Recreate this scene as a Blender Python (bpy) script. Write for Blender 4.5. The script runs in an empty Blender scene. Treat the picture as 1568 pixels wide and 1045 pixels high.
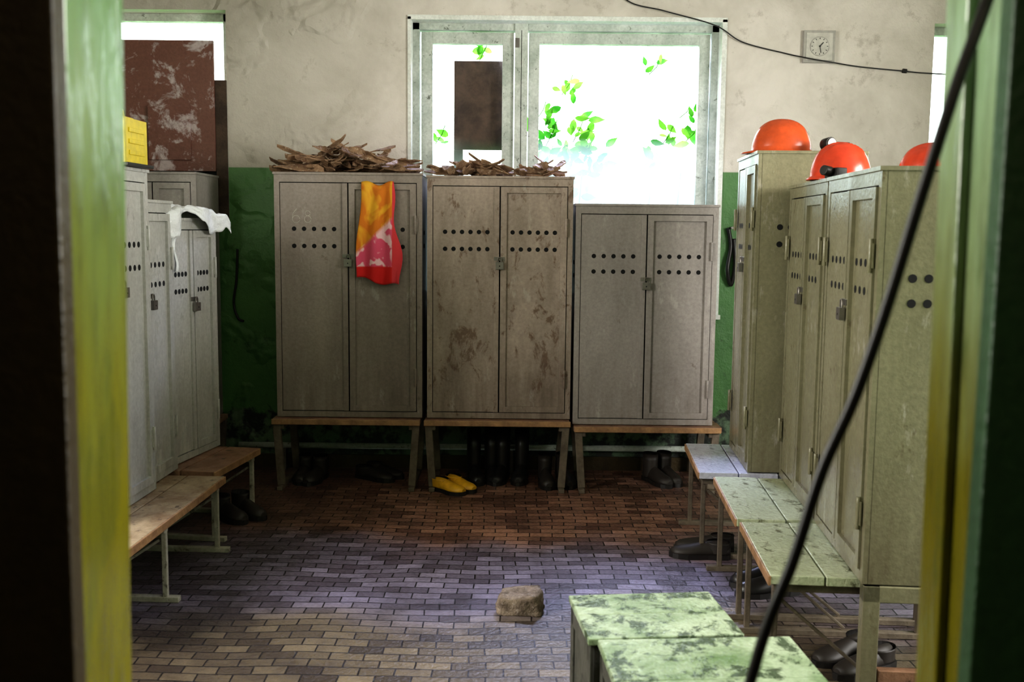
import bpy, bmesh, math, random
from mathutils import Vector, Matrix, noise
random.seed(7)
S=bpy.context.scene
COL=S.collection

# ------------------------------------------------------------------ materials
def newmat(name):
    m=bpy.data.materials.new(name); m.use_nodes=True
    nt=m.node_tree; b=nt.nodes['Principled BSDF']
    return m,nt,b
def N(nt,t,**k):
    n=nt.nodes.new(t)
    for a,v in k.items(): setattr(n,a,v)
    return n
def L(nt,a,b): nt.links.new(a,b)
def rgba(c): return (c[0],c[1],c[2],1)
def noise_fac(nt,vec,scale,lo,hi,detail=4,rough=.6,dist=0):
    n=N(nt,'ShaderNodeTexNoise'); n.inputs['Scale'].default_value=scale
    n.inputs['Detail'].default_value=min(detail,5); n.inputs['Roughness'].default_value=rough
    n.inputs['Distortion'].default_value=dist
    L(nt,vec,n.inputs['Vector'])
    r=N(nt,'ShaderNodeMapRange'); r.clamp=True
    r.inputs['From Min'].default_value=lo; r.inputs['From Max'].default_value=hi
    L(nt,n.outputs['Fac'],r.inputs['Value'])
    return r.outputs['Result'],n.outputs['Fac']
def mix(nt,fac,a,b,mode='MIX'):
    m=N(nt,'ShaderNodeMix'); m.data_type='RGBA'; m.blend_type=mode
    for sock,val in ((m.inputs[0],fac),(m.inputs[6],a),(m.inputs[7],b)):
        if hasattr(val,'is_linked'): L(nt,val,sock)
        elif isinstance(val,(tuple,list)): sock.default_value=rgba(val)
        else: sock.default_value=val
    return m.outputs[2]
def mathn(nt,op,a,b=0.0,clamp=False):
    m=N(nt,'ShaderNodeMath'); m.operation=op; m.use_clamp=clamp
    for i,val in enumerate((a,b)):
        if hasattr(val,'is_linked'): L(nt,val,m.inputs[i])
        else: m.inputs[i].default_value=val
    return m.outputs[0]
def maprange(nt,v,a,b,c=0,d=1,smooth=False):
    r=N(nt,'ShaderNodeMapRange')
    if smooth: r.interpolation_type='SMOOTHSTEP'
    for k,x in zip(('From Min','From Max','To Min','To Max'),(a,b,c,d)): r.inputs[k].default_value=x
    L(nt,v,r.inputs['Value']); return r.outputs[0]
def bump(nt,b,h,strength,dist=.01):
    n=N(nt,'ShaderNodeBump'); n.inputs['Strength'].default_value=strength; n.inputs['Distance'].default_value=dist
    L(nt,h,n.inputs['Height']); L(nt,n.outputs[0],b.inputs['Normal'])
def objvec(nt,sc=(1,1,1),loc=(0,0,0)):
    t=N(nt,'ShaderNodeTexCoord'); m=N(nt,'ShaderNodeMapping')
    m.inputs['Scale'].default_value=sc; m.inputs['Location'].default_value=loc
    L(nt,t.outputs['Object'],m.inputs['Vector']); return m.outputs[0]
def weathered(name,c1,c2,c3=None,rough=.45,scale=3,streak=True,bmp=.15,loc=(0,0,0),c3lo=.58,spec=.5,metal=0,grime=0):
    m,nt,b=newmat(name)
    v=objvec(nt,(1,1,.3 if streak else 1),loc)
    f,_=noise_fac(nt,v,scale,.38,.64,5,.65,.3)
    col=mix(nt,f,c1,c2)
    if c3:
        f2,_=noise_fac(nt,objvec(nt,(1,1,.6 if streak else 1),(3+loc[0],1,7)),scale*3.2,c3lo,c3lo+.08,5,.72,.4)
        col=mix(nt,mathn(nt,'MULTIPLY',f2,.85),col,c3)
    f3,raw=noise_fac(nt,objvec(nt,(1,1,1),(9,2,1)),55,.35,.72,3,.65)
    col=mix(nt,mathn(nt,'MULTIPLY',f3,.22),col,(0,0,0))
    if grime:
        t=N(nt,'ShaderNodeTexCoord'); s=N(nt,'ShaderNodeSeparateXYZ'); L(nt,t.outputs['Object'],s.inputs[0])
        g,_=noise_fac(nt,objvec(nt,(1,1,.12),(2,5,1)),16,.3,.75,4,.6)
        lo=maprange(nt,s.outputs['Z'],0,.5,.9,.10)
        col=mix(nt,mathn(nt,'MULTIPLY',mathn(nt,'MULTIPLY',g,lo),grime),col,(.07,.04,.025))
        g2,_=noise_fac(nt,objvec(nt,(1,1,.35),(7,5,1)),9,.60,.68,5,.75)
        col=mix(nt,mathn(nt,'MULTIPLY',g2,.30),col,(.60,.57,.52))
    L(nt,col,b.inputs['Base Color'])
    b.inputs['Metallic'].default_value=metal
    b.inputs['Specular IOR Level'].default_value=spec
    L(nt,mathn(nt,'ADD',mathn(nt,'MULTIPLY',f,.2),rough-.1),b.inputs['Roughness'])
    bump(nt,b,f3,bmp,.004)
    return m
def plain(name,c,rough=.5,metal=0,spec=.5):
    m,nt,b=newmat(name)
    f,_=noise_fac(nt,objvec(nt),25,.3,.7,3)
    L(nt,mix(nt,f,tuple(x*.75 for x in c),c),b.inputs['Base Color'])
    b.inputs['Roughness'].default_value=rough; b.inputs['Metallic'].default_value=metal
    b.inputs['Specular IOR Level'].default_value=spec
    return m

M_lock=weathered('locker_paint_taupe',(.37,.315,.275),(.26,.218,.188),(.14,.10,.075),.42,2.2,c3lo=.63,grime=.7)
M_lock_mid=weathered('locker_paint_stained',(.48,.395,.335),(.28,.225,.18),(.16,.095,.06),.42,3.2,c3lo=.56,loc=(4,0,2),grime=.95)
M_lock_grey=weathered('locker_paint_grey',(.40,.365,.34),(.29,.262,.242),(.16,.125,.10),.42,2.4,c3lo=.65,loc=(8,3,2),grime=.6)
M_lock_R=weathered('locker_paint_olive',(.29,.275,.18),(.20,.188,.115),(.11,.08,.045),.25,2.4,c3lo=.63,loc=(1,3,2),grime=.6)
M_lock_L=weathered('locker_paint_pale',(.62,.62,.59),(.47,.47,.44),(.18,.15,.12),.33,2.4,c3lo=.66,loc=(2,7,2),grime=.55)
M_dark=plain('dark_gap',(.006,.006,.006),.9)
M_steel=plain('dull_steel',(.28,.26,.24),.4,.8)
M_blacksteel=plain('blackened_steel',(.03,.028,.026),.45,.5)
M_wood=weathered('bench_wood_brown',(.34,.19,.12),(.19,.10,.065),(.06,.035,.025),.42,5,False,.3)
M_woodedge=weathered('bench_wood_edge',(.46,.27,.13),(.25,.14,.07),None,.45,7,False,.3)
M_woodleg=weathered('bench_leg_grey',(.18,.145,.105),(.09,.07,.05),None,.55,6,False,.3)
M_woodL=weathered('bench_wood_worn',(.48,.38,.26),(.26,.17,.10),(.08,.045,.03),.4,5,False,.3,c3lo=.57)
M_legwhite=weathered('bench_leg_cream',(.50,.48,.40),(.30,.28,.22),(.08,.06,.04),.4,8,False,.2)
M_woodR=weathered('bench_paint_worn_green',(.56,.60,.42),(.38,.42,.26),(.10,.10,.05),.26,4,False,.35,c3lo=.57)
M_woodR2=weathered('bench_paint_worn_white',(.58,.59,.68),(.38,.39,.48),(.12,.12,.15),.26,4,False,.35,c3lo=.58)
M_boxtop=weathered('box_top_paint',(.50,.60,.42),(.17,.27,.12),(.02,.045,.015),.18,3.6,False,.35,c3lo=.52)
M_boxside=weathered('box_side_paint',(.10,.10,.085),(.06,.06,.05),(.03,.03,.03),.5,4,False,.3)
M_winframe=weathered('window_frame_paint',(.62,.66,.60),(.42,.47,.41),(.08,.09,.06),.5,6,False,.4,c3lo=.60)
M_white=weathered('white_plaster_trim',(.84,.86,.82),(.72,.74,.68),None,.6,6,False,.2)
M_board=weathered('brown_board',(.09,.055,.035),(.05,.032,.022),(.12,.08,.05),.7,7,False,.3,c3lo=.66)
M_boardpeel=weathered('brown_board_peeled',(.20,.085,.06),(.15,.06,.045),(.60,.52,.52),.5,1.4,False,.3,c3lo=.53)
M_rubber=plain('black_rubber',(.016,.014,.013),.38)
M_leather=plain('worn_black_leather',(.026,.020,.016),.55)
M_yellow=plain('yellow_rubber',(.75,.40,.02),.4)
M_canyellow=plain('yellow_plastic',(.80,.62,.02),.35)
M_orange=plain('hard_hat_orange',(.66,.10,.025),.25)
M_orange2=plain('hard_hat_red',(.60,.055,.018),.25)
M_bark=weathered('bark',(.34,.21,.12),(.13,.07,.04),(.58,.46,.34),.8,14,False,.6,c3lo=.57)
M_stone=weathered('stone_block',(.32,.25,.19),(.13,.095,.07),(.44,.38,.33),.85,14,False,.9,c3lo=.57)
M_clockface=plain('clock_face_cream',(.62,.60,.54),.5)
M_clockrim=plain('clock_rim_grey',(.44,.42,.38),.5)
M_grass=weathered('grass_outside',(.12,.30,.05),(.06,.18,.03),None,.9,3,False,.3)
M_chalk=plain('chalk',(.62,.58,.52),.9)

def framepaint(name,ctop,cbot,z0,z1,rough=.22):
    m,nt,b=newmat(name)
    g=N(nt,'ShaderNodeNewGeometry'); s=N(nt,'ShaderNodeSeparateXYZ'); L(nt,g.outputs['Position'],s.inputs[0])
    f,_=noise_fac(nt,objvec(nt,(1,1,.3)),9,.2,.8,4)
    zz=mathn(nt,'ADD',s.outputs['Z'],mathn(nt,'MULTIPLY',f,.25))
    c=mix(nt,maprange(nt,zz,z0,z1,smooth=True),cbot,ctop)
    f2,_=noise_fac(nt,objvec(nt,(1,1,.15),(5,5,5)),40,.45,.75,4)
    c=mix(nt,mathn(nt,'MULTIPLY',f2,.45),c,(.05,.05,.01))
    f4,_=noise_fac(nt,objvec(nt,(1,1,.5),(1,5,2)),7,.58,.64,4)
    c=mix(nt,mathn(nt,'MULTIPLY',f4,.3),c,(.04,.08,.02))
    L(nt,c,b.inputs['Base Color']); b.inputs['Roughness'].default_value=rough
    bump(nt,b,f2,.5,.003); return m
M_frL=framepaint('doorframe_paint_left',(.17,.33,.12),(.20,.18,.002),1.40,2.05)
M_frR=framepaint('doorframe_paint_right',(.32,.46,.27),(.15,.13,.008),1.40,1.95)
M_casing=weathered('casing_dark_brown',(.06,.04,.014),(.035,.022,.008),None,.5,5,True,.3)
M_casingR=weathered('casing_dark_green',(.05,.12,.05),(.03,.07,.03),None,.5,5,True,.3)

def wallmat():
    m,nt,b=newmat('wall_two_tone_peeling')
    g=N(nt,'ShaderNodeNewGeometry'); s=N(nt,'ShaderNodeSeparateXYZ'); L(nt,g.outputs['Position'],s.inputs[0])
    P=g.outputs['Position']; z=s.outputs['Z']
    f,_=noise_fac(nt,P,1.3,.38,.66,5,.65,.3)
    up=mix(nt,f,(.72,.67,.61),(.50,.46,.40))
    fs,_=noise_fac(nt,P,7,.58,.70,5,.75)
    up=mix(nt,mathn(nt,'MULTIPLY',fs,.4),up,(.27,.23,.18))
    lf=maprange(nt,s.outputs['X'],-.5,-1.6,0,.35)     # upper plaster darker towards the left
    up=mix(nt,lf,up,(.30,.28,.22))
    gr=mix(nt,f,(.10,.25,.075),(.06,.16,.05))
    gr=mix(nt,mathn(nt,'MULTIPLY',fs,.6),gr,(.03,.045,.025))
    fl,_=noise_fac(nt,P,4.5,.0,1.0,5,.7,.4)
    zl=mathn(nt,'ADD',z,mathn(nt,'MULTIPLY',fl,.55))
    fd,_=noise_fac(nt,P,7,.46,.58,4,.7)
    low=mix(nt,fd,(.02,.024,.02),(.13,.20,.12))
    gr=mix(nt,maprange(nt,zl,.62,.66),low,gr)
    c=mix(nt,maprange(nt,z,1.975,1.983),gr,up); L(nt,c,b.inputs['Base Color'])
    b.inputs['Roughness'].default_value=.5
    fb,_=noise_fac(nt,P,2.6,.52,.60,3,.55,.3)
    left=maprange(nt,s.outputs['X'],-.8,-1.2,.08,1)
    h=mathn(nt,'MULTIPLY',fb,left)
    fh,_=noise_fac(nt,P,18,.2,.8,4,.7)
    h=mathn(nt,'ADD',h,mathn(nt,'MULTIPLY',fh,.25))
    bump(nt,b,h,.5,.03)
    return m
M_wall=wallmat()
M_ceil=weathered('ceiling_whitewash',(.6,.58,.52),(.5,.47,.4),None,.8,2,False,.2)

def floormat():
    m,nt,b=newmat('floor_paver_bricks')
    g=N(nt,'ShaderNodeNewGeometry'); P=g.outputs['Position']
    nz=N(nt,'ShaderNodeTexNoise'); nz.inputs['Scale'].default_value=1.6; nz.inputs['Detail'].default_value=1; L(nt,P,nz.inputs['Vector'])
    va=N(nt,'ShaderNodeVectorMath'); va.operation='MULTIPLY_ADD'
    L(nt,nz.outputs['Color'],va.inputs[0]); va.inputs[1].default_value=(.06,.09,0); L(nt,P,va.inputs[2])
    br=N(nt,'ShaderNodeTexBrick'); L(nt,va.outputs[0],br.inputs['Vector'])
    br.offset=.5; br.inputs['Scale'].default_value=1
    br.inputs['Brick Width'].default_value=.128; br.inputs['Row Height'].default_value=.064
    br.inputs['Mortar Size'].default_value=.0032; br.inputs['Mortar Smooth'].default_value=.3; br.inputs['Bias'].default_value=0
    br.inputs['Color1'].default_value=(0,0,0,1); br.inputs['Color2'].default_value=(1,1,1,1); br.inputs['Mortar'].default_value=(.5,.5,.5,1)
    sep=N(nt,'ShaderNodeSeparateColor'); L(nt,br.outputs['Color'],sep.inputs[0])
    rnd=sep.outputs[0]
    base=mix(nt,rnd,(.065,.048,.028),(.26,.205,.125))
    f,_=noise_fac(nt,P,.9,.35,.65,3,.5)
    base2=mix(nt,rnd,(.125,.058,.040),(.40,.215,.145))
    s=N(nt,'ShaderNodeSeparateXYZ'); L(nt,P,s.inputs[0])
    yb=mathn(nt,'ADD',s.outputs['Y'],mathn(nt,'MULTIPLY',f,.5))
    sky_sheen=mix(nt,rnd,(.095,.078,.115),(.36,.32,.46))  # bluish sky reflection painted into the brick colour of the middle rows
    c=mix(nt,maprange(nt,yb,4.05,4.65,smooth=True),base,sky_sheen); c=mix(nt,maprange(nt,yb,4.9,5.5,smooth=True),c,base2)
    # floor colour darkened towards the sides, keeping the painted sky sheen narrow
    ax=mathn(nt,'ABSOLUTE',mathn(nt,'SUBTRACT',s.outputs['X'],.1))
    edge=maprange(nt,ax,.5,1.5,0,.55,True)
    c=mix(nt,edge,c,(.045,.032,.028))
    fd,_=noise_fac(nt,P,3.2,.46,.70,5,.7)
    c=mix(nt,mathn(nt,'MULTIPLY',fd,.7),c,(.028,.018,.016))
    fs,_=noise_fac(nt,P,50,.35,.8,4,.6)
    c=mix(nt,mathn(nt,'MULTIPLY',fs,.3),c,(.03,.02,.02))
    c=mix(nt,br.outputs['Fac'],c,(.010,.008,.009)); L(nt,c,b.inputs['Base Color'])
    L(nt,mathn(nt,'ADD',mathn(nt,'MULTIPLY',fs,.25),.28),b.inputs['Roughness'])
    hh=mathn(nt,'ADD',mathn(nt,'SUBTRACT',1.0,br.outputs['Fac']),mathn(nt,'MULTIPLY',rnd,.6))
    hh=mathn(nt,'ADD',hh,mathn(nt,'MULTIPLY',fs,.25))
    bump(nt,b,hh,1.0,.008)
    return m
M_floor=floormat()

# ------------------------------------------------------------------ mesh builder
class MB:
    def __init__(s): s.bm=bmesh.new(); s.mats=[]; s.T=Matrix.Identity(4)
    def mi(s,m):
        if m not in s.mats: s.mats.append(m)
        return s.mats.index(m)
    def box(s,a,b,m,rot=None,lean=None):
        x0,y0,z0=a;x1,y1,z1=b; i=s.mi(m)
        vs=[Vector((x,y,z)) for z in (z0,z1) for y in (y0,y1) for x in (x0,x1)]
        if lean is not None: vs=[Vector((v.x+lean*(1.6-v.z),v.y,v.z)) for v in vs]
        if rot is not None:
            c=Vector(((x0+x1)/2,(y0+y1)/2,(z0+z1)/2)); vs=[rot@(v-c)+c for v in vs]
        v=[s.bm.verts.new(s.T@q) for q in vs]
        for f in ((0,2,3,1),(4,5,7,6),(0,1,5,4),(2,6,7,3),(0,4,6,2),(1,3,7,5)):
            fc=s.bm.faces.new([v[k] for k in f]); fc.material_index=i
    def bar(s,p,q,w,d,m):
        p=Vector(p);q=Vector(q);ax=(q-p); ax.normalize()
        up=Vector((0,1,0)) if abs(ax.y)<.9 else Vector((1,0,0))
        u=ax.cross(up).normalized(); v=ax.cross(u).normalized(); i=s.mi(m)
        c=[]
        for t in (p,q):
            for a,b in ((-1,-1),(1,-1),(1,1),(-1,1)): c.append(s.bm.verts.new(s.T@(t+u*a*w/2+v*b*d/2)))
        for f in ((0,3,2,1),(4,5,6,7),(0,1,5,4),(1,2,6,5),(2,3,7,6),(3,0,4,7)):
            fc=s.bm.faces.new([c[k] for k in f]); fc.material_index=i
    def cyl(s,p,q,r,m,n=12,r2=None,smooth=True):
        p=Vector(p);q=Vector(q);ax=(q-p).normalized(); r2=r if r2 is None else r2
        up=Vector((0,0,1)) if abs(ax.z)<.9 else Vector((1,0,0))
        u=ax.cross(up).normalized(); v=ax.cross(u); i=s.mi(m)
        A=[s.bm.verts.new(s.T@(p+(u*math.cos(2*math.pi*k/n)+v*math.sin(2*math.pi*k/n))*r)) for k in range(n)]
        B=[s.bm.verts.new(s.T@(q+(u*math.cos(2*math.pi*k/n)+v*math.sin(2*math.pi*k/n))*r2)) for k in range(n)]
        for k in range(n):
            fc=s.bm.faces.new([A[k],A[(k+1)%n],B[(k+1)%n],B[k]]); fc.material_index=i; fc.smooth=smooth
        for R in (A[::-1],B):
            fc=s.bm.faces.new(R); fc.material_index=i
    def tube(s,pts,r,m,n=10):
        i=s.mi(m); rings=[]
        pts=[Vector(p) for p in pts]
        for k,p in enumerate(pts):
            d=(pts[min(k+1,len(pts)-1)]-pts[max(k-1,0)]).normalized()
            up=Vector((0,1,0)) if abs(d.y)<.9 else Vector((0,0,1))
            u=d.cross(up).normalized(); v=d.cross(u)
            rings.append([s.bm.verts.new(s.T@(p+(u*math.cos(2*math.pi*j/n)+v*math.sin(2*math.pi*j/n))*r)) for j in range(n)])
        s.loft(rings,i)
    def loft(s,rings,i,cap=True):
        n=len(rings[0])
        for a,b in zip(rings,rings[1:]):
            for j in range(n):
                f=s.bm.faces.new([a[j],a[(j+1)%n],b[(j+1)%n],b[j]]); f.material_index=i; f.smooth=True
        if cap:
            for R in (rings[0][::-1],rings[-1]):
                f=s.bm.faces.new(R); f.material_index=i
    def grid(s,fn,nu,nv,m,smooth=True):
        i=s.mi(m)
        g=[[s.bm.verts.new(s.T@Vector(fn(a/nu,b/nv))) for a in range(nu+1)] for b in range(nv+1)]
        for b in range(nv):
            for a in range(nu):
                f=s.bm.faces.new([g[b][a],g[b][a+1],g[b+1][a+1],g[b+1][a]]); f.material_index=i; f.smooth=smooth
    def make(s,name,loc=(0,0,0),rz=0,bevel=0,subsurf=0,solid=0):
        bmesh.ops.recalc_face_normals(s.bm,faces=s.bm.faces)
        me=bpy.data.meshes.new(name); s.bm.to_mesh(me); s.bm.free()
        for m in s.mats: me.materials.append(m)
        o=bpy.data.objects.new(name,me); COL.objects.link(o); o.location=loc; o.rotation_euler=(0,0,math.radians(rz))
        if solid: q=o.modifiers.new('solid','SOLIDIFY'); q.thickness=solid; q.offset=0
        if bevel: q=o.modifiers.new('bevel','BEVEL'); q.width=bevel; q.segments=2; q.limit_method='ANGLE'; q.angle_limit=math.radians(50)
        if subsurf: q=o.modifiers.new('sub','SUBSURF'); q.levels=subsurf; q.render_levels=subsurf
        return o

# ------------------------------------------------------------------ room shell
YB=6.65; XL=-2.75; XR=3.6; ZC=3.3; TH=.2
def wall_y(name,y0,y1,x0,x1,holes,mat=M_wall,zc=ZC):
    b=MB(); x=x0
    for xa,xb,za,zb in sorted(holes):
        if xa>x: b.box((x,y0,0),(xa,y1,zc),mat)
        if za>0: b.box((xa,y0,0),(xb,y1,za),mat)
        if zb<zc: b.box((xa,y0,zb),(xb,y1,zc),mat)
        x=xb
    if x<x1: b.box((x,y0,0),(x1,y1,zc),mat)
    return b.make(name)
def wall_x(name,xa,xb,y0,y1,holes,mat=M_wall,zc=ZC):
    b=MB(); y=y0
    for ya,yb,za,zb in sorted(holes):
        if ya>y: b.box((xa,y,0),(xb,ya,zc),mat)
        if za>0: b.box((xa,ya,0),(xb,yb,za),mat)
        if zb<zc: b.box((xa,ya,zb),(xb,yb,zc),mat)
        y=yb
    b.box((xa,y,0),(xb,y1,zc),mat)
    return b.make(name)
W1=(-.675,1.335,1.05,2.93); W2=(-2.7,-1.85,1.62,2.97); W3=(2.68,3.45,1.4,2.93)
DL=-.465; DR=.524; DY0=1.065
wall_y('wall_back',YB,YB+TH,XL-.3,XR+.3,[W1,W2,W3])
wall_y('wall_front',DY0,1.2,XL-.3,XR+.3,[(DL-.05,DR+.05,0,2.25)])
WL=(1.6,3.2,1.2,2.9); WR=(1.7,3.6,1.2,2.9)  # openings for the added side windows that pass the fill lights
wall_x('wall_left',XL-.3,XL,1.2,YB,[WL])
wall_x('wall_right',XR,XR+.3,1.2,YB,[WR])
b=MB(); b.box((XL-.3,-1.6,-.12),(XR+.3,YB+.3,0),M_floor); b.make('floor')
b=MB(); b.box((XL-.3,-1.6,ZC),(XR+.3,YB+.2,ZC+.15),M_ceil); b.make('ceiling')
b=MB(); b.box((XL-.3,-1.8,0),(XR+.3,-1.6,ZC),M_wall); b.make('wall_corridor')
b=MB(); b.box((XL-.5,-1.6,0),(XL-.3,DY0,ZC),M_wall); b.make('wall_corridor_left')
b=MB(); b.box((XR+.3,-1.6,0),(XR+.5,DY0,ZC),M_wall); b.make('wall_corridor_right')
b=MB(); b.box((-14,YB+.3,-.14),(14,22,-.02),M_grass); b.make('ground_outside')

b=MB(); LL=-.019; LR=.010
b.box((DL-.05,DY0,0),(DL,1.205,2.25),M_frL,lean=LL)
b.box((DL-.20,DY0-.03,0),(DL+.004,DY0,2.33),M_casing,lean=-.005)
b.box((DR,DY0,0),(DR+.05,1.205,2.25),M_frR,lean=LR)
b.box((DR-.012,1.175,0),(DR+.14,1.235,2.33),M_frR,lean=LR); b.box((DL-.16,1.2,0),(DL,1.225,2.33),M_frL,lean=LL)
b.box((DR-.030,DY0-.03,0),(DR+.20,DY0,2.33),M_casingR,lean=-.004)
b.box((DL-.20,DY0-.03,2.25),(DR+.20,DY0,2.38),M_casing); b.box((DL-.16,1.2,2.25),(DR+.14,1.23,2.35),M_frR); b.box((DL,DY0,2.244),(DR,1.2,2.25),M_frL)
b.make('door_1_frame',bevel=.003)

# ------------------------------------------------------------------ windows
m,nt,bs=newmat('dirty_glass')
for n in list(nt.nodes): nt.nodes.remove(n)
out=N(nt,'ShaderNodeOutputMaterial'); tr=N(nt,'ShaderNodeBsdfTransparent'); tl=N(nt,'ShaderNodeBsdfTranslucent'); tl.inputs[0].default_value=(.26,.29,.27,1)
ms=N(nt,'ShaderNodeMixShader')
g=N(nt,'ShaderNodeNewGeometry')
ff,_=noise_fac(nt,g.outputs['Position'],5,.35,.75,4,.7)
s_=N(nt,'ShaderNodeSeparateXYZ'); L(nt,g.outputs['Position'],s_.inputs[0])
rr=maprange(nt,s_.outputs['Z'],2.20,1.75,.0,.92)
L(nt,mathn(nt,'MULTIPLY',mathn(nt,'ADD',mathn(nt,'MULTIPLY',ff,.25),.75),rr),ms.inputs[0])
L(nt,tr.outputs[0],ms.inputs[1]); L(nt,tl.outputs[0],ms.inputs[2]); L(nt,ms.outputs[0],out.inputs[0])
M_glass=m

def sash(b,x0,x1,z0,z1,y,w=.06,d=.05):
    b.box((x0,y,z0),(x0+w,y+d,z1),M_winframe); b.box((x1-w,y,z0),(x1,y+d,z1),M_winframe)
    b.box((x0+w,y,z1-w),(x1-w,y+d,z1),M_winframe); b.box((x0+w,y,z0),(x1-w,y+d,z0+w),M_winframe)
    b.box((x0+w*.8,y+d*.5,z0+w*.8),(x1-w*.8,y+d*.5+.004,z1-w*.8),M_glass)
b=MB(); x0,x1,z0,z1=W1
y=YB+.10
for a,c in (((x0,y,z0),(x0+.055,y+.09,z1)),((x1-.055,y,z0),(x1,y+.09,z1)),((x0,y,z1-.05),(x1,y+.09,z1)),((x0,y,z0),(x1,y+.09,z0+.05))): b.box(a,c,M_winframe)
b.box((.0,y-.012,z0),(.085,y+.09,z1),M_winframe)
b.box((.041,y-.014,z0+.02),(.045,y-.010,z1-.05),M_dark)
sash(b,-.610,-.006,z0+.055,z1-.06,y+.015,.075)
sash(b,.091,1.272,z0+.055,z1-.06,y+.015,.07)
b.box((.0,y-.02,z1-.16),(.03,y-.005,z1-.10),M_steel)
b.box((x0-.012,YB-.012,z0),(x0+.012,YB+.10,z1+.012),M_white); b.box((x1-.012,YB-.012,z0),(x1+.02,YB+.10,z1+.012),M_white)
b.box((x0-.012,YB-.012,z1-.008),(x1+.02,YB+.10,z1+.022),M_white)
b.box((x0-.03,YB-.03,z0-.03),(x1+.03,YB+.1,z0),M_white)
b.make('window_1',bevel=.004)
b=MB(); b.box((-.40,YB+.195,2.12),(-.03,YB+.207,2.70),M_board); b.box((-.40,YB+.193,1.0),(-.34,YB+.208,2.12),M_board)
b.make('window_board',bevel=.003)
def simple_window(name,x0,x1,z0,z1,y=YB+.12):
    b=MB(); b.box((x0,y,z0),(x0+.05,y+.06,z1),M_winframe); b.box((x1-.05,y,z0),(x1,y+.06,z1),M_winframe)
    b.box((x0,y,z1-.05),(x1,y+.06,z1),M_winframe); b.box((x0,y,z0),(x1,y+.06,z0+.05),M_winframe)
    b.box((x0+.05,y+.02,z0+.05),(x1-.05,y+.025,z1-.05),M_glass)
    return b.make(name,bevel=.003)
simple_window('window_2',*W2); simple_window('window_3',*W3)
def added_side_window(name,x,ya,yb,za,zb):
    b=MB()
    for a,c in (((x,ya,za),(x+.06,ya+.06,zb)),((x,yb-.06,za),(x+.06,yb,zb)),((x,ya,zb-.06),(x+.06,yb,zb)),((x,ya,za),(x+.06,yb,za+.06)),((x,(ya+yb)/2-.03,za),(x+.06,(ya+yb)/2+.03,zb))): b.box(a,c,M_winframe)
    b.make(name,bevel=.003)
added_side_window('added_window_4',XL-.2,*WL); added_side_window('added_window_5',XR+.14,*WR)  # unseen windows, added as a frame for the side fill lights
b=MB(); b.box((-2.62,YB-.03,1.95),(-1.925,YB-.008,2.775),M_boardpeel)
b.box((-2.35,YB-.045,2.02),(-2.08,YB-.03,2.36),M_boardpeel); b.box((-2.7,YB-.012,1.62),(-1.92,YB-.002,1.97),M_dark); b.box((-1.925,YB-.015,1.62),(-1.85,YB-.003,2.53),M_board)
b.make('window_cover_board',bevel=.002)

# ------------------------------------------------------------------ outside leaves
m,nt,bs=newmat('leaf_green')
for n in list(nt.nodes): nt.nodes.remove(n)
out=N(nt,'ShaderNodeOutputMaterial'); d=N(nt,'ShaderNodeBsdfDiffuse'); t=N(nt,'ShaderNodeBsdfTranslucent'); ms=N(nt,'ShaderNodeMixShader')
oi=N(nt,'ShaderNodeNewGeometry'); f_,_r=noise_fac(nt,oi.outputs['Position'],5,.38,.62,2)
c=mix(nt,f_,(.018,.12,.008),(.09,.24,.02)); L(nt,c,d.inputs[0]); L(nt,c,t.inputs[0]); ms.inputs[0].default_value=.6
L(nt,d.outputs[0],ms.inputs[1]); L(nt,t.outputs[0],ms.inputs[2]); L(nt,ms.outputs[0],out.inputs[0]); M_leaf=m
def leaf(b,c,size):
    i=b.mi(M_leaf)
    R=Matrix.Rotation(random.uniform(-.6,.6),4,'X')@Matrix.Rotation(random.uniform(0,6.28),4,'Y')@Matrix.Rotation(random.uniform(-.7,.7),4,'Z')
    o=[(0,-1),(.35,-.7),(.5,-.2),(.35,.3),(.12,.7),(0,1),(-.12,.7),(-.35,.3),(-.5,-.2),(-.35,-.7)]
    vs=[b.bm.verts.new(Vector(c)+(R@Vector((x*size,abs(x)*.2*size,z*size)))) for x,z in o]
    f=b.bm.faces.new(vs); f.material_index=i
b=MB(); yv=7.15
for cx,cz,sp,n in ((.38,2.60,.05,8),(.20,2.42,.05,8),(.27,2.27,.07,16),(.46,2.30,.07,12),(.50,2.10,.10,30),(.98,2.72,.035,4),(1.08,2.26,.05,8),(1.25,2.27,.035,5),(.94,2.08,.05,8),(-.20,2.84,.07,9),(1.20,2.42,.03,3),(.38,1.98,.12,14),(.24,2.08,.08,10),(-.50,2.25,.05,4)):
    for k in range(n): leaf(b,(cx+random.gauss(0,sp),yv+random.gauss(0,.06),cz+random.gauss(0,sp)),random.uniform(.03,.062))
    b.tube([(cx-.05,yv+.02,cz-sp*1.4),(cx,yv,cz),(cx+sp*.4,yv,cz+sp*1.2)],.003,M_leaf,5)
for xx in (.22,.46,.95,1.15): b.tube([(xx,yv+.03,-.02),(xx+.03,yv+.03,.9),(xx-.02,yv+.03,1.5),(xx+.02,yv+.03,2.0)],.006,M_leaf,5)
for k in range(120): leaf(b,(random.uniform(-.6,1.4),yv+random.gauss(0,.08),random.uniform(.1,1.75)),random.uniform(.04,.07))
b.make('climbing_vine')

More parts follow.
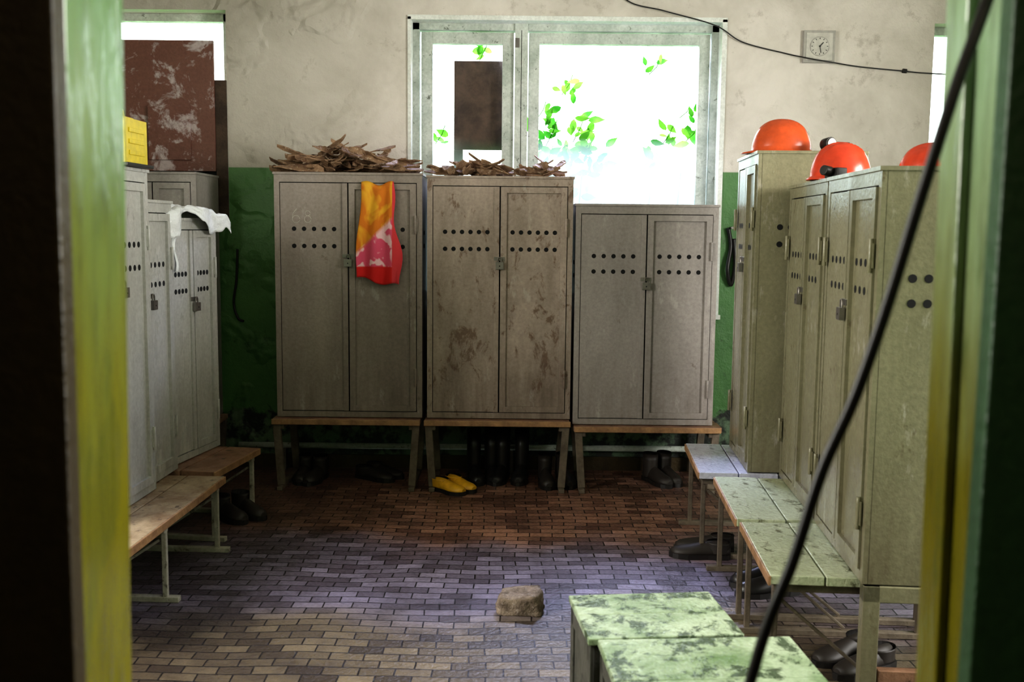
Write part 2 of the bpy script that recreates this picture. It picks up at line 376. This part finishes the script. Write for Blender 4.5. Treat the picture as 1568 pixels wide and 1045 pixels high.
# ------------------------------------------------------------------ lockers
def locker(name,w,d,h,loc,rz,mat,doors=2,holes=5,framed=(False,True),lock=True,sideholes=True,zh=(.22,.29),chalk=False):
    b=MB()
    b.box((0,.016,0),(w,d,h),mat)
    b.box((.004,.013,.004),(w-.004,.0165,h-.004),M_dark)  # dark sheet paints the shade in the gaps around the doors
    st=.032; top=.045; bot=.035
    b.box((0,0,0),(st,.02,h),mat); b.box((w-st,0,0),(w,.02,h),mat)
    b.box((st,0,h-top),(w-st,.02,h),mat); b.box((st,0,0),(w-st,.02,bot),mat)
    b.box((-.006,-.008,h),(w+.006,d,h+.014),mat)
    iw=w-2*st; dw=iw/doors
    for k in range(doors):
        xa=st+k*dw+.004; xb=st+(k+1)*dw-.004; za=bot+.005; zb=h-top-.005
        if framed[k%2]:
            fw=.036
            b.box((xa,.006,za),(xb,.018,zb),mat)
            b.box((xa,-.008,za),(xa+fw,.007,zb),mat); b.box((xb-fw,-.008,za),(xb,.007,zb),mat)
            b.box((xa+fw,-.008,zb-fw),(xb-fw,.007,zb),mat); b.box((xa+fw,-.008,za),(xb-fw,.007,za+fw),mat)
            zf=.0075
        else:
            b.box((xa,.002,za),(xb,.018,zb),mat); b.box((xb-.03,-.008,za),(xb,.003,zb),mat); zf=.0035
        n=holes; cx=(xa+xb)/2; sp=min(.06,(dw-.10)/n)
        for r_ in zh:
            for j in range(n):
                x=cx+(j-(n-1)/2)*sp; z=h*(1-r_)
                b.cyl((x,zf,z),(x,.0008 if zf<.005 else .0045,z),.0135,M_dark,12)
        hx=xb-.004 if k==doors-1 else xa+.004
        if k==doors-1 or rz!=0:
            for hz in (.17*h,.80*h):
                b.cyl((hx,-.014,hz-.055),(hx,-.014,hz+.055),.008,mat,8); b.box((hx-.014,-.011,hz-.04),(hx+.014,-.006,hz+.04),mat)
    if lock:
        x=st+dw if doors==2 else st+.03; z=h*.655
        b.box((x-.035,-.012,z+.012),(x+.03,-.006,z+.034),M_steel)
        b.tube([(x-.012,-.021,z),(x-.012,-.021,z+.022),(x-.006,-.021,z+.032),(x+.006,-.021,z+.032),(x+.012,-.021,z+.022),(x+.012,-.021,z)],.0035,M_steel,6)
        b.box((x-.024,-.032,z-.04),(x+.024,-.013,z+.004),M_steel); b.cyl((x,-.0325,z-.02),(x,-.0335,z-.02),.004,M_dark,8)
    if sideholes:
        for sx in (0,w):
            e=.0015 if sx else -.0015
            for yy in (.11,.16):
                for zz in (h-.34,h-.42): b.cyl((sx-e,yy,zz),(sx+e,yy,zz),.014,M_dark,12)
    if chalk:
        for cx,cz,r in ((.13,1.20,.022),(.20,1.20,.020),(.20,1.235,.015)):
            b.tube([(cx+r*math.cos(a*.5),.001,cz+r*math.sin(a*.5)) for a in range(13)],.0016,M_chalk,5)
        b.tube([(.108,.001,1.205),(.112,.001,1.235),(.135,.001,1.262)],.0016,M_chalk,5)
    return b.make(name,loc,rz,bevel=.0025)
YF=6.1
locker('metal_locker',.885,.46,1.465,(-1.43,YF,.445),0,M_lock,holes=5,chalk=True)
locker('metal_locker',.873,.46,1.453,(-.515,YF,.445),0,M_lock_mid,holes=6)
locker('metal_locker',.855,.46,1.325,(.375,YF,.415),0,M_lock_grey,holes=5,zh=(.225,.295))
locker('metal_locker',.73,.52,1.35,(1.22,3.96,.445),-94.5,M_lock_R,holes=4)
locker('metal_locker',.73,.52,1.35,(1.277,4.72,.445),-94,M_lock_R,holes=4)
locker('metal_locker',.60,.50,1.515,(1.18,5.38,.445),-93.8,M_lock_R,holes=4)
locker('metal_locker',.55,.46,1.25,(-1.73,5.05,.375),80,M_lock_L,holes=4)
locker('metal_locker',.37,.46,1.33,(-1.70,4.66,.375),88,M_lock_L,doors=1,holes=4,framed=(True,True))
locker('metal_locker',.66,.50,1.46,(-1.68,3.97,.375),88,M_lock_L,holes=4)
locker('metal_locker',.52,.46,1.53,(-2.42,6.12,.375),0,M_lock_grey)

# ------------------------------------------------------------------ benches
def bench(name,w,d,h,loc,rz,mtop,medge,mleg,planks=3,style='splay',gap=.006,th=.032,legs=None):
    b=MB(); pw=d/planks
    for k in range(planks):
        b.box((random.uniform(-.008,.008),k*pw+gap/2,h-th),(w+random.uniform(-.008,.008),(k+1)*pw-gap/2,h),mtop)
    b.box((-.001,-.004,h-th-.004),(w+.001,.006,h-.002),medge)
    for sx in (legs or (.05,w-.05)):
        s=1 if sx<w/2 else -1
        b.box((sx-.02,.02,h-th-.035),(sx+.02,d-.02,h-th),mleg)
        if style=='splay':
            b.bar((sx-s*.025,.035,h-th),(sx-s*.0,.03,.025),.045,.035,mleg)
            b.bar((sx-s*.025,d-.05,h-th),(sx,d-.05,.025),.045,.035,mleg)
        else:
            for yy in (.03,d-.05):
                b.bar((sx,yy,h-th),(sx,yy,.02),.022,.022,mleg)
            b.bar((sx,.05,h-.1),(sx,d*.55,.03),.012,.012,mleg)
        b.box((sx-.018,-.03,.0),(sx+.018,d-.01,.024),mleg)
    b.box((.07,d/2-.015,h-th-.04),(w-.07,d/2+.015,h-th),mleg)
    return b.make(name,loc,rz,bevel=.003)
bench('wooden_bench',.90,.52,.44,(-1.455,6.05,0),0,M_wood,M_woodedge,M_woodleg)
bench('wooden_bench',.89,.52,.44,(-.53,6.05,0),0,M_wood,M_woodedge,M_woodleg)
bench('wooden_bench',.89,.52,.41,(.385,6.05,0),0,M_wood,M_woodedge,M_woodleg)
bench('wooden_bench',.64,.75,.44,(.925,3.96,0),-94,M_woodR,M_woodedge,M_woodleg,planks=4,style='pipe')
bench('wooden_bench',.70,.80,.44,(.965,4.70,0),-94,M_woodR,M_woodedge,M_woodleg,planks=4,style='pipe')
bench('wooden_bench',.66,.76,.44,(.955,5.45,0),-94,M_woodR2,M_woodedge,M_woodleg,planks=4,style='pipe')
bench('wooden_bench',1.40,.74,.37,(-1.465,3.50,0),87.8,M_woodL,M_woodedge,M_legwhite,planks=4,style='pipe',legs=(.08,.68,1.35))
bench('wooden_bench',.58,.74,.37,(-1.485,4.97,0),81.5,M_wood,M_woodedge,M_legwhite,planks=4,style='pipe')
bench('wooden_bench',.60,.52,.37,(-2.46,6.06,0),0,M_wood,M_woodedge,M_woodleg)
b=MB(); b.box((0,0,0),(.055,.05,.44),M_lock_R); b.box((.42,0,0),(.48,.05,.44),M_lock_R); b.box((0,.0,.385),(.48,.05,.44),M_lock_R); b.box((.06,.005,.10),(.42,.04,.15),M_wood)
b.make('support_trestle',(1.167,3.225,0),-4.5,bevel=.003)

# ------------------------------------------------------------------ foreground boxes
def crate(name,w,d,h,loc,rz):
    b=MB(); b.box((0,0,0),(w,d,h-.02),M_boxside)
    b.box((-.012,-.012,h-.02),(w+.012,d*.52-.001,h),M_boxtop); b.box((-.012,d*.52+.001,h-.021),(w+.012,d+.012,h-.001),M_boxtop)
    for x in (0,w):
        b.box((x-.006,-.006,0),(x+.006,.04,h-.02),M_boxside); b.box((x-.006,d-.04,0),(x+.006,d+.006,h-.02),M_boxside)
    b.box((.04,-.006,.04),(w-.04,.0,h-.07),M_boxside)
    b.box((-.006,.0,0),(0,d,.05),M_boxside); b.box((-.006,0,h-.08),(0,d,h-.02),M_boxside)
    return b.make(name,loc,rz,bevel=.004)
crate('storage_box',.41,.31,.50,(.225,2.64,0),6)
crate('storage_box',.50,.50,.512,(.285,2.09,0),4)

# ------------------------------------------------------------------ boots / shoes
def boot(b,loc,rz,L_=.29,W=.105,shaft=.0,mat=M_rubber,solem=None,hf=.085,lean=0):
    T0=b.T; b.T=Matrix.Translation(loc)@Matrix.Rotation(math.radians(rz),4,'Z')
    solem=solem or M_rubber; n=16
    prof=[(0,.30,.75),(.06,.62,1.0),(.2,.72,1.05),(.35,.70,1.0),(.5,.80,.86),(.65,.98,.70),(.8,.98,.60),(.92,.78,.50),(1.0,.35,.32)]
    rings=[]
    for t,w,hh in prof:
        H_=hf*hh; r=[]
        for j in range(n):
            a=2*math.pi*j/n; x=math.cos(a)*W/2*w; z=math.sin(a)
            z=.02+(H_*z if z>0 else 0.0)
            r.append(b.bm.verts.new(b.T@Vector((x,-L_*t,z))))
        rings.append(r)
    b.loft(rings,b.mi(mat))
    out=[(0,.30),(.05,.7),(.2,.82),(.38,.78),(.55,.98),(.72,1.1),(.88,.92),(.97,.6),(1.03,.2)]
    i=b.mi(solem)
    up=[];dn=[]
    pts=[( w*W/2,-L_*t) for t,w in out]+[(-w*W/2,-L_*t) for t,w in out[::-1]]
    for x,y in pts: up.append(b.bm.verts.new(b.T@Vector((x,y,.024)))); dn.append(b.bm.verts.new(b.T@Vector((x,y,0))))
    f=b.bm.faces.new(up); f.material_index=i; f=b.bm.faces.new(dn[::-1]); f.material_index=i
    for k in range(len(pts)):
        f=b.bm.faces.new([dn[k],dn[(k+1)%len(pts)],up[(k+1)%len(pts)],up[k]]); f.material_index=i
    rings=[]; hs=[0.03,hf*.8,hf*1.15]+([hf*1.15+shaft*.5,hf*1.15+shaft] if shaft else [hf*1.3])
    for q,z in enumerate(hs):
        fl=1+.12*q/len(hs)
        rings.append([b.bm.verts.new(b.T@Vector((math.cos(2*math.pi*j/n)*W*.40*fl,-L_*.20+math.sin(2*math.pi*j/n)*W*.52*fl-lean*z,z))) for j in range(n)])
    top=rings[-1]; inner=[b.bm.verts.new(v.co+Vector((0,0,-.03))) for v in top]
    c=sum((v.co for v in inner),Vector())/n
    for v in inner: v.co=c+(v.co-c)*.85
    b.loft(rings,b.mi(mat),cap=False)
    b.loft([top,inner],b.mi(solem),cap=False); f=b.bm.faces.new(inner); f.material_index=b.mi(M_dark)
    b.T=T0
def pair(name,x,y,rz,shaft,mat=M_rubber,solem=None,gap=.115,jit=8,**k):
    b=MB()
    for s in (-.5,.5):
        boot(b,(s*gap,random.uniform(-.02,.02),0),random.uniform(-jit,jit),shaft=shaft,mat=mat,solem=solem,**k)
    return b.make(name,(x,y,0),rz)
pair('rubber_shoes',-.43,6.14,52,.0,M_yellow,M_rubber,L_=.24,hf=.06,gap=.115,jit=14)
pair('rubber_boots',-.19,6.46,6,.22,M_rubber)
pair('rubber_boots',.02,6.47,-5,.22,M_rubber)
pair('work_boots',.27,6.38,12,.08,M_leather)
pair('work_boots',-1.26,6.42,-5,.06,M_leather,hf=.075)
pair('work_shoes',-.95,6.44,60,.0,M_leather,hf=.06)
pair('work_boots',.92,6.46,20,.08,M_leather)
pair('work_boots',-1.60,5.52,50,.03,M_leather,L_=.26)
pair('work_boots',-1.74,4.02,25,.10,M_leather,L_=.26)
pair('work_shoes',1.10,4.88,-100,.0,M_leather,hf=.065)
pair('rubber_boots',1.30,4.42,-85,.08,M_rubber)
pair('work_shoes',1.40,3.68,-60,.0,M_leather,hf=.06)

# ------------------------------------------------------------------ hard hats
def hat(name,loc,rz,mat,R=.118,hh=.145):
    b=MB(); n=48; i=b.mi(mat); rings=[]
    for k in range(15):
        t=k/14*math.pi/2
        rr=R*math.cos(t)**.85 if k<14 else .002; z=.018+hh*math.sin(t)
        ring=[]
        for j in range(n):
            a=2*math.pi*j/n; x=math.cos(a)*rr; y=math.sin(a)*rr*1.2
            rid=0
            for x0 in (-.035,0,.035): rid+=math.exp(-((x-x0)/.008)**2)
            ring.append(b.bm.verts.new((x,y,z+.008*rid*min(1,max(0,(k-3)/4)))))
        rings.append(ring)
    br=[]
    for e,zz in ((1.04,.010),(1.12,.002),(1.12,-.003),(1.03,.0),(.97,.010)):
        ring=[]
        for j in range(n):
            a=2*math.pi*j/n; pk=1+ (0.20*max(0,-math.sin(a))**3 if e>1.05 else 0)
            ring.append(b.bm.verts.new((math.cos(a)*R*e,math.sin(a)*R*1.2*e*pk,zz+.004)))
        br.append(ring)
    b.loft(rings,i,cap=False); b.bm.faces.new(rings[-1]).material_index=i
    b.loft([rings[0]]+br,i,cap=False)
    for s in (-1,1): b.box((s*R*.9-.004,-.02,.002),(s*R*.9+.004,.02,.02),M_rubber)
    return b.make(name,loc,rz)
hat('hard_hat',(1.30,5.0,1.975),-100,M_orange,R=.118,hh=.142)
hat('hard_hat',(1.345,4.22,1.81),100,M_orange2,R=.104,hh=.132)
hat('hard_hat',(1.565,3.82,1.81),60,M_orange2,R=.105,hh=.10)
b=MB(); b.cyl((0,0,.03),(0,-.05,.035),.03,M_blacksteel,16); b.cyl((0,-.05,.035),(0,-.055,.035),.024,M_steel,16)
b.box((.05,-.03,0),(.12,.02,.045),M_blacksteel); b.tube([(0,0,.03),(.03,.04,.05),(.07,.05,.04),(.1,.02,.03)],.005,M_rubber,6)
b.make('headlamp',(1.46,4.83,1.976),20,bevel=.003)
b=MB(); b.cyl((0,0,.025),(0,-.04,.03),.020,M_blacksteel,16); b.box((-.03,-.0,0),(.04,.05,.04),M_blacksteel); b.make('headlamp',(1.245,4.03,1.811),-60,bevel=.003)

# ------------------------------------------------------------------ bark piles
def bark(name,x0,x1,y0,y1,z,n,hmax,lmin=.12,lmax=.42):
    b=MB(); i=b.mi(M_bark)
    for k in range(n):
        ln=random.uniform(lmin,lmax); w=random.uniform(.02,.06); cx=random.uniform(x0+ln*.35,x1-ln*.35); cy=random.uniform(y0,y1)
        q=max(.25,1-abs((cx-(x0+x1)/2)/((x1-x0)/2))**2)
        cz=z+.012+random.random()**1.5*hmax*q; a=random.gauss(0,.5); tz=random.gauss(0,.30)*(.3+(cz-z)/hmax)
        cu=random.uniform(-.10,.16); tw=random.uniform(-1.1,1.1)
        prev=None; m_=8; jag=random.uniform(.7,1.3)
        for s in range(m_+1):
            t=s/m_-.5; px=cx+math.cos(a)*ln*t; py=cy+math.sin(a)*ln*t; pz=cz+ln*t*tz+cu*(t*t)*ln*2+random.uniform(-.004,.004)
            ww=w*(1-.6*abs(t*2)**3)*random.uniform(.65,1.2); tt=tw+t*1.2*jag; thk=.007
            dx,dy,dz=-math.sin(a)*ww/2*math.cos(tt),math.cos(a)*ww/2*math.cos(tt),ww/2*math.sin(tt)
            if pz-abs(dz)<z+.003: pz=z+.003+abs(dz)
            r=[b.bm.verts.new((px+dx,py+dy,pz+dz)),b.bm.verts.new((px+dx,py+dy,pz+dz+thk)),b.bm.verts.new((px-dx,py-dy,pz-dz+thk)),b.bm.verts.new((px-dx,py-dy,pz-dz))]
            if prev:
                for j in range(4): f=b.bm.faces.new([prev[j],prev[(j+1)%4],r[(j+1)%4],r[j]]); f.material_index=i
            else: b.bm.faces.new(r[::-1]).material_index=i
            prev=r
        b.bm.faces.new(prev).material_index=i
    return b.make(name)
bark('bark_pile',-1.48,-.56,6.11,6.40,1.925,110,.14,.10,.34)
bark('bark_pile',-.52,.04,6.10,6.38,1.913,36,.05,.10,.30)
bark('bark_pile',.02,.30,6.10,6.35,1.913,16,.06,.08,.2)

# ------------------------------------------------------------------ towel
m,nt,bs=newmat('floral_towel')
uv=objvec(nt); s_=N(nt,'ShaderNodeSeparateXYZ'); L(nt,uv,s_.inputs[0])
f1,_=noise_fac(nt,objvec(nt,(1,1,.7),(1,0,2)),8,.46,.60,2,.5,1.0)
top=mix(nt,f1,(.66,.20,.01),(.82,.44,.03))
f2,_=noise_fac(nt,objvec(nt,(1,1,1),(5,0,5)),11,.52,.58,2,.5,.6)
bot=mix(nt,f2,(.72,.10,.18),(.85,.56,.58))
ze=mathn(nt,'ADD',s_.outputs['Z'],mathn(nt,'MULTIPLY',s_.outputs['X'],-1.0))
c=mix(nt,maprange(nt,ze,-.44,-.41),bot,top)
c=mix(nt,maprange(nt,s_.outputs['Z'],-.505,-.495),(.64,.015,.012),c)
c=mix(nt,maprange(nt,s_.outputs['X'],.212,.218),c,(.68,.05,.06))
L(nt,c,bs.inputs['Base Color']); bs.inputs['Roughness'].default_value=.85
ft,_=noise_fac(nt,uv,220,.2,.8,2); bump(nt,bs,ft,.4,.002)
def tw(u,v):
    w=.19+.08*v; xo=.03*(1-v)
    x=xo+u*w+.008*math.sin(v*7+u*3)+(.012*math.sin(v*11) if u>.9 else 0)
    z=-v*(.565+.045*u)+.01*math.sin(u*9)-.01*math.sin(u*3.1)
    y=-.018-.030*(.5+.5*math.sin(u*15+v*2.6))*(.35+.65*v)-.02*math.sin(v*math.pi*.5)*.6
    if v<.04: y=-.010-.01*(v/.04)
    return (x,y,z)
b=MB(); b.grid(tw,44,48,m); b.make('hanging_towel',(-.935,YF-.004,1.868),0,solid=.004)

# ------------------------------------------------------------------ plastic bag on left locker
m,nt,bs=newmat('white_plastic_film'); bs.inputs['Base Color'].default_value=(.86,.89,.90,1); bs.inputs['Roughness'].default_value=.22
f_,_=noise_fac(nt,objvec(nt),22,.2,.8,3); bump(nt,bs,f_,.6,.01)
def bag(u,v):
    x=-.07+u*.67; yy=.40-v*.54
    nz=noise.noise(Vector((u*5,v*4,1.3)))*.030+noise.noise(Vector((u*15,v*13,4)))*.016
    z=1.265+.035+nz+.035*math.sin(min(1,u*1.1)*math.pi)*(1-.4*v)
    if yy<-.03:
        dd=-.03-yy; yy=-.03-.02*math.sin(u*14)-.018; z-=dd*(.8+.5*math.sin(u*9+1))
    if u>.94: z-= (u-.94)*1.0
    return (x,yy+nz*.4,z)
b=MB(); b.grid(bag,60,48,m); b.make('plastic_bag',(-1.73,5.05,.375),80,solid=.002)
b=MB(); b.grid(lambda u,v:(.0+.045*u*(1-.5*v)+.012*math.sin(v*9),-.045+.008*math.sin(u*6+v*5),1.265-.27*v),8,20,m); b.make('plastic_strip',(-1.73,5.05,.375),80,solid=.002)

b=MB()
b.box((0,0,.0),(.24,.18,.19),M_canyellow); b.box((.02,.05,.19),(.22,.13,.205),M_canyellow); b.cyl((.06,.09,.20),(.06,.09,.225),.022,M_blacksteel,16)
b.tube([(.10,.09,.205),(.11,.09,.235),(.19,.09,.235),(.20,.09,.205)],.010,M_canyellow,8)
for k in range(3): b.box((.04,-.004,.035+k*.048),(.20,.0,.055+k*.048),M_canyellow)
b.box((-.02,-.02,-.014),(.26,.2,.0),M_blacksteel)
b.make('yellow_jerrycan',(-1.645,4.345,1.865),88,bevel=.012)

# ------------------------------------------------------------------ stone block
b=MB(); bmesh.ops.create_cube(b.bm,size=1); bmesh.ops.subdivide_edges(b.bm,edges=b.bm.edges[:],cuts=9,use_grid_fill=True); b.mi(M_stone)
for v in b.bm.verts:
    p=v.co.copy(); q=p*2
    rr=(abs(q.x)**10+abs(q.y)**10+abs(q.z)**10)**(1/10)
    p=p/rr*max(abs(q.x),abs(q.y),abs(q.z)) if rr>0 else p
    nn=noise.noise(p*3+Vector((3,1,2)))*.16+noise.noise(p*9)*.06+noise.noise(p*22)*.02
    p=p*(1+nn); v.co=Vector((p.x*.185*(1-.12*p.z),p.y*.15,max(-.034,p.z*.095+(.014*p.x if p.z>0 else 0))))
mz=min(v.co.z for v in b.bm.verts)
for v in b.bm.verts: v.co.z-=mz
for f in b.bm.faces: f.smooth=True
b.make('stone_block',(.045,4.12,0),-6)

# ------------------------------------------------------------------ wall clock
b=MB(); b.box((-.10,-.03,-.10),(.10,0,.10),M_clockrim); b.box((-.085,-.034,-.085),(.085,-.03,.085),M_clockface)
b.cyl((0,-.034,0),(0,-.037,0),.062,M_clockrim,32); b.cyl((0,-.036,0),(0,-.039,0),.057,M_clockface,32)
for k in range(12):
    a=k*math.pi/6; b.bar((math.sin(a)*.044,-.040,math.cos(a)*.044),(math.sin(a)*.054,-.040,math.cos(a)*.054),.004,.002,M_rubber)
b.bar((0,-.042,0),(.022,-.042,.024),.006,.002,M_rubber); b.bar((0,-.044,0),(.008,-.044,-.042),.004,.002,M_rubber); b.cyl((0,-.04,0),(0,-.046,0),.006,M_rubber,10)
b.make('wall_clock',(1.94,YB,2.775),0,bevel=.003)

# ------------------------------------------------------------------ cables
def spline(pts,n=12):
    pts=[Vector(p) for p in pts]; o=[]
    for k in range(len(pts)-1):
        p0=pts[max(k-1,0)];p1=pts[k];p2=pts[k+1];p3=pts[min(k+2,len(pts)-1)]
        for s in range(n):
            t=s/n; o.append(.5*((2*p1)+(-p0+p2)*t+(2*p0-5*p1+4*p2-p3)*t*t+(-p0+3*p1-3*p2+p3)*t**3))
    o.append(pts[-1]); return o
b=MB(); b.tube(spline([(.55,YB-.01,3.3),(.70,YB-.012,3.06),(.95,YB-.03,2.985),(1.27,YB-.03,2.90),(1.45,YB-.02,2.80),(1.72,YB-.012,2.735),(1.86,YB-.045,2.70),(2.02,YB-.045,2.675),(2.2,YB-.012,2.655),(2.49,YB-.012,2.63),(2.7,YB-.012,2.615),(3.55,YB-.012,2.58)]),.0042,M_rubber,8)
b.cyl((2.485,YB-.01,2.632),(2.51,YB-.01,2.630),.014,M_rubber,10)
b.make('wall_cable')
b=MB(); b.tube(spline([(.60,1.29,2.2),(.57,1.28,2.05),(.520,1.13,1.90),(.468,1.10,1.75),(.435,1.10,1.625),(.408,1.10,1.52),(.378,1.10,1.42),(.345,1.10,1.335),(.318,1.10,1.235),(.285,1.11,1.12),(.25,1.13,.9),(.24,1.2,.5),(.27,1.3,.1),(.30,1.4,.012),(.42,1.7,.012)]),.0066,M_rubber,12)
b.make('hanging_cable')
b=MB(); b.tube(spline([(-1.80,YB-.01,1.45),(-1.81,YB-.012,1.25),(-1.83,YB-.012,1.1),(-1.80,YB-.03,1.0),(-1.76,YB-.04,.98)]),.008,M_rubber,8); b.make('wall_hose')
b=MB(); b.tube(spline([(1.40,YB-.02,1.62),(1.42,YB-.02,1.5),(1.40,YB-.04,1.35),(1.43,YB-.02,1.25),(1.45,YB-.03,1.38),(1.44,YB-.02,1.55)]),.014,M_rubber,8); b.cyl((1.42,YB,1.62),(1.42,YB-.06,1.62),.008,M_steel,8); b.make('hanging_strap')
b=MB(); b.cyl((-1.8,YB-.065,.16),(3.5,YB-.065,.16),.02,M_winframe,12)
for x in (-1.5,.0,1.5,3.0): b.box((x-.015,YB-.09,0),(x+.015,YB-.04,.142),M_steel)
b.make('heating_pipe')
b=MB(); b.box((XL,YB-.02,0),(XR,YB,.09),M_casing); b.make('baseboard_back')

# ------------------------------------------------------------------ light
w=bpy.data.worlds.new('World'); S.world=w; w.use_nodes=True; nt=w.node_tree; bg=nt.nodes['Background']
tc=N(nt,'ShaderNodeTexCoord'); sp=N(nt,'ShaderNodeSeparateXYZ'); L(nt,tc.outputs['Generated'],sp.inputs[0])
L(nt,mix(nt,maprange(nt,sp.outputs['Z'],-.1,.35),(.80,.95,.82),(.86,.95,1.0)),bg.inputs['Color']); bg.inputs['Strength'].default_value=4.0
def area(name,loc,target,sx,sy,e,col):
    l=bpy.data.lights.new(name,'AREA'); l.shape='RECTANGLE'; l.size=sx; l.size_y=sy; l.energy=e; l.color=col
    o=bpy.data.objects.new(name,l); COL.objects.link(o); o.location=loc
    d=Vector(target)-Vector(loc); o.rotation_euler=d.to_track_quat('-Z','Y').to_euler(); return o
area('sky_light_back_window',(.35,7.75,3.95),(.1,4.7,.0),1.5,1.0,640,(.60,.66,1.0))
area('fill_light_left',(XL-.6,2.4,2.3),(0.3,5.0,1.0),1.5,1.6,150,(1.0,.92,.84))  # added fill light, brightens the room from the left
area('fill_light_right',(XR+.6,2.6,2.3),(-.5,5.4,1.0),1.5,1.6,210,(1.0,.95,.90))  # added fill light from the right, lifts the left locker row
area('sky_light_left_back_window',(-2.3,7.3,3.6),(-1.2,4.6,.6),.8,.8,60,(.8,.9,1.0))
b=MB(); M_glow,nt,bs=newmat('added_lamp_globe'); bs.inputs['Base Color'].default_value=(.9,.85,.7,1); bs.inputs['Emission Color'].default_value=(1,.85,.6,1); bs.inputs['Emission Strength'].default_value=1.5  # glowing globe of an unseen lamp added to the corridor
b.cyl((0,0,0),(0,0,-.04),.05,M_blacksteel,20); b.cyl((0,0,-.04),(0,0,-.15),.09,M_glow,24,.06); b.make('added_ceiling_lamp',(.3,-.7,ZC))  # added lamp body, behind the camera
l=bpy.data.lights.new('corridor_fill_light','POINT'); l.energy=12; l.color=(1,.88,.66); l.shadow_soft_size=.12; o=bpy.data.objects.new('corridor_fill_light',l); COL.objects.link(o); o.location=(.3,-.7,ZC-.3)  # added fill that lifts the dark corridor side of the door frame

# ------------------------------------------------------------------ camera
th=math.atan(172/1550)
cd=bpy.data.cameras.new('camera'); cam=bpy.data.objects.new('camera',cd); COL.objects.link(cam)
cd.sensor_width=36; cd.lens=36*1550/1568; cd.clip_start=.02
cam.matrix_world=Matrix.Translation((0,0,1.6))@Matrix.Rotation(math.pi/2-th,4,'X')@Matrix.Rotation(.010,4,'Z')
cd.dof.use_dof=True; cd.dof.focus_distance=5.9; cd.dof.aperture_fstop=4.5
S.camera=cam
S.view_settings.view_transform='Standard'
try: S.view_settings.look='Medium High Contrast'
except Exception as e: print('look',e)
S.view_settings.exposure=.34
